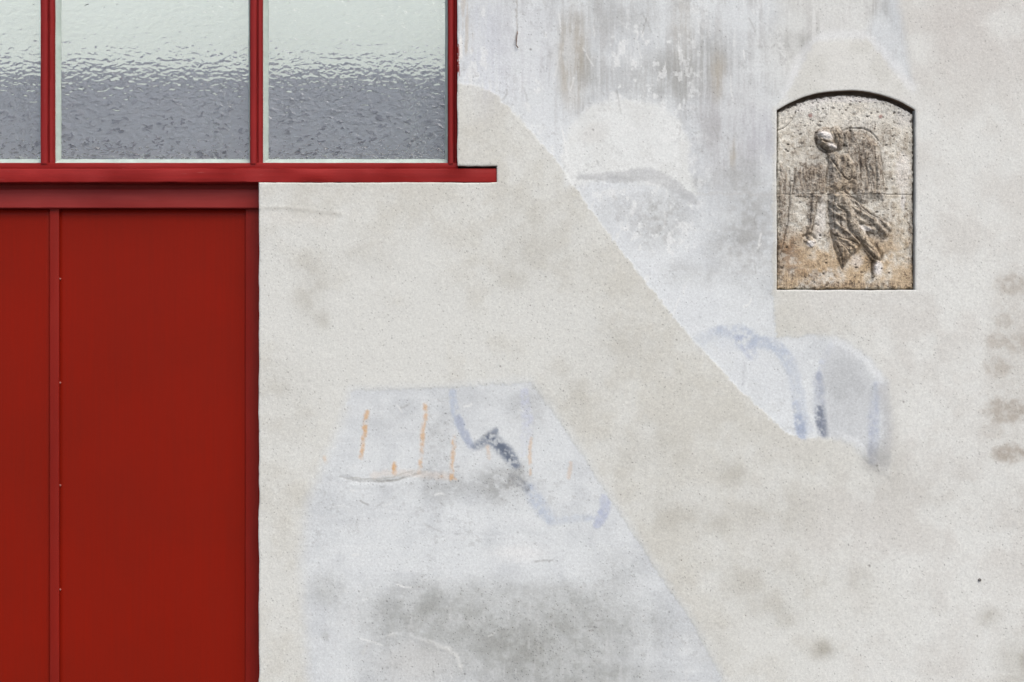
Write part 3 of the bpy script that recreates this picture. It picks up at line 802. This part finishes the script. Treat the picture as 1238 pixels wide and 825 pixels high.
LINES = [  # carved lines, also tinted dark along their run: points, half width, depth
    ([(226, 228), (232, 256), (250, 272), (272, 278), (296, 268), (303, 250)], 4.5, .007),
    ([(236, 234), (248, 236), (262, 242), (280, 248)], 3.5, .005), ([(246, 256), (258, 268), (276, 274)], 3.5, .005), ([(286, 238), (296, 246)], 5, .006),
    ([(284, 206), (290, 222), (288, 236)], 3.5, .004), ([(300, 216), (306, 232), (302, 250)], 3, .004), ([(238, 208), (256, 196), (282, 194)], 2, .002),
    ([(347, 196), (350, 222), (344, 254)], 6, .007), ([(312, 215), (322, 200), (340, 196)], 3, .003), ([(352, 194), (395, 196), (425, 212), (447, 238)], 3, .004),
    ([(262, 300), (270, 320), (264, 345), (262, 420)], 4, .005), ([(278, 300), (292, 320), (304, 344), (324, 366), (338, 377), (350, 370)], 3.5, .006), ([(350, 370), (347, 350), (352, 330)], 2.5, .003),
    ([(325, 420), (345, 436), (372, 450), (398, 478), (430, 500), (476, 526)], 4, .006), ([(398, 478), (412, 500), (448, 516), (470, 545)], 3, .005), ([(330, 436), (360, 452), (390, 490)], 3, .004), ([(356, 470), (392, 486), (430, 506)], 2.5, .004),
    ([(378, 532), (396, 530), (420, 540)], 6, .008), ([(300, 470), (330, 492), (336, 520), (342, 552), (372, 590), (400, 622), (432, 658)], 5, .009),
    ([(290, 574), (318, 586), (348, 592), (374, 606)], 3.5, .006), ([(268, 430), (272, 500), (280, 570), (296, 630), (320, 692)], 4, .006), ([(288, 440), (286, 500), (292, 560)], 3, .004),
    ([(310, 600), (330, 622), (345, 640)], 3, .004), ([(300, 610), (316, 650), (322, 690)], 2.5, .003), ([(432, 658), (456, 662), (462, 640)], 4, .006), ([(428, 664), (424, 690), (426, 712)], 5, .007),
    ([(440, 610), (452, 640), (460, 656)], 4, .005), ([(180, 580), (196, 572), (214, 576), (222, 586)], 5, .006), ([(186, 588), (200, 584)], 3, .003),
    ([(128, 345), (134, 400), (131, 470), (122, 540), (108, 606), (96, 640)], 2.6, .004), ([(212, 432), (206, 480), (204, 530), (190, 575)], 3.5, .004), ([(232, 436), (222, 500), (212, 560)], 2.5, .003),
    ([(152, 132), (142, 158), (122, 182), (90, 200)], 2.2, .004), ([(152, 340), (148, 380), (142, 425)], 3, .003),
    ([(400, 300), (404, 340), (410, 400)], 3, .003), ([(430, 262), (436, 330), (440, 410)], 3, .003), ([(375, 250), (380, 300), (384, 380)], 2.5, .0025), ([(456, 280), (462, 340), (464, 420)], 2.5, .003),
    ([(360, 560), (392, 600), (440, 640)], 2.5, .003), ([(310, 500), (312, 540), (330, 580)], 2.5, .003), ([(404, 560), (420, 600), (440, 620)], 3, .004)]

def relief_fields(u, v):
    Fd = Field(u, v); sh = u.shape
    n1 = fbm(Fd.x, Fd.y, 60, 60, 4, 401); n2 = fbm(Fd.x, Fd.y, 14, 14, 4, 411); n3 = fbm(Fd.x, Fd.y, 7, 50, 4, 421); n4 = fbm(Fd.x, Fd.y, 5, 5, 2, 431)
    W = Field(Fd.x + (n2 - .5) * 8, Fd.y + (n1 - .5) * 8)
    base = (n1 - .5) * 0.006 + (n2 - .5) * 0.0025 + (n4 - .5) * 0.0012
    # body of the figure, metres above the face
    H = np.full(Fd.x.shape, -0.006)
    def up(h): np.maximum(H, h, out=H)
    def poly(pts, h, soft, fold=None):
        q = smooth_curve(pts, True, 4); i = W.near(q, soft + 2)
        m = sstep(-2.0, soft * 1.5, poly_sd(W.x[i], W.y[i], q))
        hh = np.full(H.shape, -0.006); g = h * (1 + (0 if fold is None else fold[i]))
        hh[i] = -0.006 + (g + 0.006) * m ** .8; up(hh)
    def cap(pts, r0, r1, h0, h1):
        q = smooth_curve(pts) if len(pts) > 2 else np.array(pts, float); i = W.near(q, max(r0, r1) + 2)
        d, t = seg_dist(W.x[i], W.y[i], q); rr = r0 + (r1 - r0) * t; hmax = h0 + (h1 - h0) * t
        hh = np.full(H.shape, -0.006); hh[i] = np.where(d < rr, -0.006 + (hmax + .006) * np.clip(1 - (d / rr) ** 2, 0, 1) ** .75, -0.006); up(hh)
    feather = 0.16 * np.sin(Fd.x * 0.33 + (n1 - .5) * 10) * sstep(240, 320, Fd.y)
    foldd = 0.36 * np.sin((Fd.x * 0.55 - Fd.y * 0.75) * 0.26 + (n1 - .5) * 7)
    foldv = 0.36 * np.sin((Fd.x * 0.95 + Fd.y * 0.25) * 0.25 + (n1 - .5) * 7)
    # wings
    poly([(312, 215), (340, 196), (392, 198), (430, 222), (456, 248), (472, 330), (486, 420), (470, 462), (430, 452), (400, 470), (350, 430), (318, 300)], .013, 22, feather)
    cap([(328, 216), (330, 238)], 18, 16, .022, .020)
    poly([(152, 336), (196, 318), (232, 320), (262, 300), (272, 350), (270, 440), (244, 470), (216, 452), (180, 446), (136, 436)], .008, 18, feather)
    poly([(88, 330), (124, 344), (132, 400), (129, 480), (118, 560), (98, 632), (88, 600)], .005, 10, feather)
    # hanging left arm and hand
    cap([(250, 340), (232, 400), (216, 460), (207, 530), (198, 572)], 22, 12, .012, .010)
    cap([(186, 592), (204, 600), (220, 596)], 9, 7, .010, .008); cap([(196, 574), (206, 600), (212, 612)], 11, 8, .011, .008)
    # neck, torso
    cap([(276, 262), (292, 300)], 18, 24, .020, .018)
    poly([(262, 296), (300, 280), (345, 292), (372, 330), (366, 380), (356, 420), (300, 440), (268, 430), (262, 360)], .022, 26, foldv * .5)
    cap([(330, 300), (352, 338), (344, 372)], 24, 18, .026, .024)
    cap([(292, 330), (316, 360)], 20, 16, .025, .025)
    # skirt blown back, folds
    poly([(268, 424), (330, 416), (380, 446), (430, 486), (492, 524), (500, 560), (470, 596), (440, 574), (410, 590), (452, 640), (460, 662), (430, 660), (386, 628), (352, 652), (322, 692), (298, 640), (276, 560)], .017, 18, foldd)
    poly([(270, 430), (300, 440), (300, 520), (318, 590), (376, 606), (380, 630), (344, 664), (322, 692), (298, 636), (280, 560)], .019, 16, foldv)
    # forward leg under the cloth, foot
    cap([(320, 440), (346, 500), (380, 570), (438, 652)], 34, 20, .026, .026)
    cap([(300, 440), (312, 500), (330, 560)], 26, 18, .022, .018)
    cap([(440, 650), (440, 680), (432, 712)], 15, 10, .022, .016); cap([(436, 696), (428, 716)], 11, 9, .017, .014)
    # head: hair, face turned down and to the side
    cap([(256, 222), (278, 246)], 38, 32, .025, .025)
    cap([(296, 206), (312, 226), (306, 256)], 24, 16, .024, .020)
    cap([(288, 214), (304, 240)], 26, 18, .027, .024)
    cap([(246, 214), (268, 222)], 24, 20, .030, .030)
    cap([(266, 252), (290, 262)], 15, 12, .031, .029)
    cap([(240, 232), (250, 246)], 10, 9, .031, .033)
    groove = np.zeros(H.shape); gm = np.zeros(H.shape)
    for pts, w, d in LINES:
        s = W.stroke(pts, w, w * .9, True, 0.35)
        groove = np.maximum(groove, s * d); gm = np.maximum(gm, W.stroke(pts, w * 0.62, w * .55, True, 0.35))
    H[H > 0] *= 0.80
    fig = sstep(-0.002, 0.006, H)
    Hs = H + fig * ((n2 - .5) * 0.005 + (n3 - .5) * 0.004 + (n4 - .5) * 0.002)
    # colour
    cream, dirtc, ochre, pale, brownc = lin(224, 219, 208), lin(150, 138, 124), lin(208, 178, 138), lin(236, 231, 227), lin(150, 118, 88)
    n = len(Fd.x)
    c = mixc(np.tile(cream, (n, 1)), sstep(.4, .65, n2), lin(206, 198, 184))
    c = mixc(c, sstep(.36, .62, n1 * .5 + n2 * .5) * sstep(230, 120, Fd.y) * .9, lin(240, 238, 230))
    lowm = sstep(540, 680, Fd.y + (n1 - .5) * 160)
    c = mixc(c, lowm * sstep(.3, .6, n1) * .75, ochre)
    for bx, by, rx, ry, a, cc in [(120, 620, 40, 50, .8, brownc), (150, 690, 60, 40, .45, brownc), (270, 720, 80, 34, .35, lin(200, 160, 112)), (390, 690, 60, 50, .45, lin(205, 178, 140)), (530, 480, 40, 200, .25, lin(205, 190, 165)), (520, 620, 50, 90, .4, lin(196, 176, 148)), (305, 400, 50, 30, .35, lin(196, 160, 100)), (215, 330, 60, 110, .3, dirtc)]:
        c = mixc(c, W.blob(bx, by, rx, ry, .9) * a * (.4 + .6 * sstep(.35, .6, n2)), cc)
    dirt = 0.10 + 0.30 * sstep(.45, .65, n1)
    figm = sstep(-.004, .004, H)
    c = mixc(c, figm * (.36 + .18 * sstep(450, 400, Fd.y)) * (.55 + .45 * sstep(.35, .6, n3)), lin(146, 128, 108))
    c = mixc(c, figm * sstep(0.012, 0.020, H) * .5, lin(202, 186, 162))
    dirt = np.maximum(dirt, figm * .60)
    for bx, by, rx, ry, a in [(205, 365, 62, 62, 1.0), (300, 330, 60, 80, .8), (400, 300, 60, 110, .9), (110, 480, 26, 150, .9), (430, 350, 46, 90, .9), (330, 230, 50, 40, .9), (210, 500, 24, 70, .8), (275, 500, 22, 100, .7), (330, 752, 260, 16, 1.0), (92, 660, 20, 110, .9), (568, 600, 14, 170, .8), (430, 560, 50, 60, .8), (545, 505, 12, 14, 1.0), (540, 455, 8, 22, .8), (470, 225, 40, 40, .5), (440, 620, 20, 40, .9), (150, 720, 80, 30, .8)]:
        dirt = np.maximum(dirt, W.blob(bx, by, rx, ry, .8) * a)
    for bx, by, rx, ry, a, ag in [(256, 218, 25, 14, .95, .35), (281, 256, 20, 10, .8, .5), (207, 604, 15, 12, .9, 0), (446, 690, 15, 24, 1.0, .1), (240, 520, 18, 70, .45, .1), (400, 548, 24, 8, .7, .4), (370, 665, 22, 24, .5, 0), (330, 88, 150, 12, .7, 0), (535, 350, 26, 70, .5, 0), (535, 450, 8, 30, .7, 0), (200, 110, 60, 18, .5, -.3), (545, 150, 30, 40, .4, .4)]:
        k = W.blob(bx, by, rx, ry, .45, ag) * a
        c = mixc(c, k, pale); dirt = dirt * (1 - k)
    for bx, by in [(205, 148), (455, 150)]: c = mixc(c, W.blob(bx, by, 7, 7, .6) * .7, lin(150, 90, 85))
    # grime: flecks and runs, heaviest on the wings, the cloth and along the foot
    sp = sstep(.50, .60, n4 * .45 + n3 * .35 + n2 * .20)
    c = mixc(c, np.clip(dirt, 0, 1) * (.25 + .45 * sp), lin(112, 97, 84))
    c = mixc(c, sstep(.60, .70, n4 * .6 + n2 * .4) * .55 * np.clip(dirt + .35, 0, 1), lin(74, 63, 55))
    c = mixc(c, gm * .72 * (.55 + .45 * sstep(.35, .6, n2)), lin(66, 55, 47))  # dark tint along the carved lines
    c = c * np.array([.985, 1.01, 1.0])
    # weathering pits
    rg = np.random.RandomState(77); pit = np.zeros(n)
    for k in range(330):
        pu, pv = 90 + 482 * rg.rand(), 80 + 686 * rg.rand() ** 1.5
        pr = 1.6 + 3.0 * rg.rand() ** 3
        pit = np.maximum(pit, W.blob(pu, pv, pr * (1 + rg.rand() * .6), pr, .5) * (.5 + .5 * rg.rand()))
    c = mixc(c, pit * .9, lin(58, 50, 44)); groove = np.maximum(groove, pit * .003)
    pits = np.clip(.45 + sstep(320, 180, Fd.y) * .6 - figm * .35 + sstep(660, 760, Fd.y) * .4, 0, 1)
    return [a.reshape(sh) for a in (base, Hs, groove, dirt, pits)] + [c.reshape(sh + (3,))]

def slab(name, v_top, v_bot):
    us = np.linspace(86, 574, 244)
    nv = 190
    t = np.linspace(0, 1, nv)
    U = np.tile(us, (nv, 1)); vt = v_top(us) if callable(v_top) else np.full(len(us), v_top)
    VV = vt[None, :] * (1 - t[:, None]) + v_bot * t[:, None]
    base, Hs, gr, dirt, pits, c = relief_fields(U, VV)
    # worn arrises
    e = np.minimum(np.minimum(U - us[0], us[-1] - U), np.minimum(VV - vt[None, :], v_bot - VV + (40 if v_bot < 500 else 0)))
    if not callable(v_top): e = np.minimum(np.minimum(U - us[0], us[-1] - U), v_bot - VV)
    chip = fbm(U, VV, 10, 10, 3, 451)
    drop = (1 - sstep(0, 7, e + (chip - .5) * 10)) * 0.012
    joint = np.minimum(np.abs(VV - 428), 99)
    drop += (1 - sstep(0, 3.5, joint + (chip - .5) * 3)) * 0.002
    Y = YS - base + gr + drop
    c = c * (1 - 0.0 * drop[..., None])
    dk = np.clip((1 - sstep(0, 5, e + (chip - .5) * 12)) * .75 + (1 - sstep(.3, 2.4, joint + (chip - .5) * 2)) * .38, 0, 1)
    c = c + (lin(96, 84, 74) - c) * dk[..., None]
    n = nv * len(us); ii = np.arange(n).reshape(nv, -1)
    # uneven outline
    edge = (1 - sstep(0, 10, e))
    U2 = U + (fbm(U, VV, 22, 22, 3, 461) - .5) * 6 * edge; V2 = VV + (fbm(U, VV, 22, 22, 3, 471) - .5) * 6 * edge * (joint > 12)
    P = np.stack([ux(U2), Y, vz(V2)], -1).reshape(-1, 3); Pb = P.copy(); Pb[:, 1] = 0.062
    fa = np.stack([ii[:-1, :-1], ii[1:, :-1], ii[1:, 1:], ii[:-1, 1:]], -1).reshape(-1, 4)
    ring = np.array(list(ii[0, :]) + list(ii[1:, -1]) + list(ii[-1, ::-1][1:]) + list(ii[::-1, 0][1:-1]))
    k = len(ring)
    rp = P[ring]; rb = Pb[ring]
    base_i = n
    fs = np.stack([base_i + np.arange(k), base_i + (np.arange(k) + 1) % k, base_i + k + (np.arange(k) + 1) % k, base_i + k + np.arange(k)], 1)
    o = mesh_obj(name, np.concatenate([P, rp, rb]), np.concatenate([fa, fs]), M_stone, tab)
    cf = c.reshape(-1, 3)
    add_color(o.data, 'tint', np.concatenate([cf, cf[ring], cf[ring]]))
    for nm, a in (('dirt', dirt), ('pits', pits)):
        a = a.ravel(); add_float(o.data, nm, np.concatenate([a, a[ring], a[ring]]))
    return o
slab('upper_slab', top_arch, 427.6)
slab('lower_slab', 428.4, 766.0)

def figure():
    us = np.arange(86, 520, 1.7); vs_ = np.arange(180, 724, 1.7)
    U, VV = np.meshgrid(us, vs_)
    base, Hs, gr, dirt, pits, c = relief_fields(U, VV)
    Y = YS - base - Hs + gr
    joint = np.abs(VV - 428)
    Y += (1 - sstep(.5, 3, joint)) * 0.002
    keepv = Hs > -0.0035
    kc = keepv[:-1, :-1] | keepv[1:, :-1] | keepv[:-1, 1:] | keepv[1:, 1:]
    ii = np.arange(U.size).reshape(U.shape)
    r, cc = np.where(kc)
    fa = np.stack([ii[r, cc], ii[r + 1, cc], ii[r + 1, cc + 1], ii[r, cc + 1]], 1)
    P = np.stack([ux(U), Y, vz(VV)], -1).reshape(-1, 3)
    used = np.zeros(len(P), bool); used[fa.ravel()] = True; rm = np.cumsum(used) - 1
    o = mesh_obj('carved_figure', P[used], rm[fa], M_stone, tab)
    o['label'] = 'carved draped winged figure with pale worn face, stepping forward'
    add_color(o.data, 'tint', c.reshape(-1, 3)[used]); add_float(o.data, 'dirt', dirt.ravel()[used]); add_float(o.data, 'pits', pits.ravel()[used])
figure()

# ------------------------------------------------------------------ what glimmers through the glass: a skylit workshop with added stand-in parts
inner = thing('inner_wall', 'pale limewashed wall glimpsed through upper part of the obscured glass', 'wall', (-1.2, 2.3, 0))
M_dark_base = plain_material('dark_base_paint', (0.05, 0.05, 0.055), 0.7, 0.2, 3, 0.1)  # added dark lower wall, gives the refraction its dark specks
bar('upper_wall', 'x', -6.0, 3.5, rect_prof(2.2, 2.4, 2.55, 4.6, 0.01), M_inner, inner, 0.8, 0.002)
bar('added_dark_base', 'x', -6.0, 3.5, rect_prof(2.19, 2.41, 0.0, 2.56, 0.01), M_dark_base, inner, 0.8, 0.002)
SY = 0.85
def through(py): return wz(412.5) + (wz(py) - wz(412.5)) * (SY + 4.98) / 4.98
sz, sb = through(84), through(198)
screen = thing('stand_in_board', 'stand-in blue-grey board band giving the lower part of the obscured glass its grey tone', 'board', (-1.2, SY, sb))  # invented band, cut short so darkness below it refracts into the panes
bar('top_cap', 'x', -3.6, 1.2, rect_prof(SY - 0.01, SY + 0.05, sz - 0.04, sz, 0.006), M_board, screen, 0.3, 0.001)
for k in range(6):
    xa = -3.6 + k * 0.8
    bar('board', 'z', sb, sz - 0.03, rect_prof(xa + 0.003, xa + 0.797, SY, SY + 0.03, 0.005), M_board, screen, 0.3, 0.001)
for xa in (-3.5, -1.2, 1.1):
    bar('post', 'z', 0.0, sz - 0.02, rect_prof(xa, xa + 0.07, SY + 0.03, SY + 0.10, 0.005), M_board, screen, 0.3, 0.001)
beam = thing('stand_in_beam', 'stand-in grey beam added above the view behind the obscured glass', 'beam', (-1.2, SY, through(-60)))  # invented beam, added for dark marks refracted near the top
bar('beam_face', 'x', -4.5, 1.6, rect_prof(SY, SY + 0.12, through(-60), through(-110), 0.008), M_board, beam, 0.4, 0.002)
bar('beam_fillet', 'x', -4.5, 1.6, rect_prof(SY - 0.02, SY + 0.01, through(-80), through(-95), 0.004), M_board, beam, 0.4, 0.002)
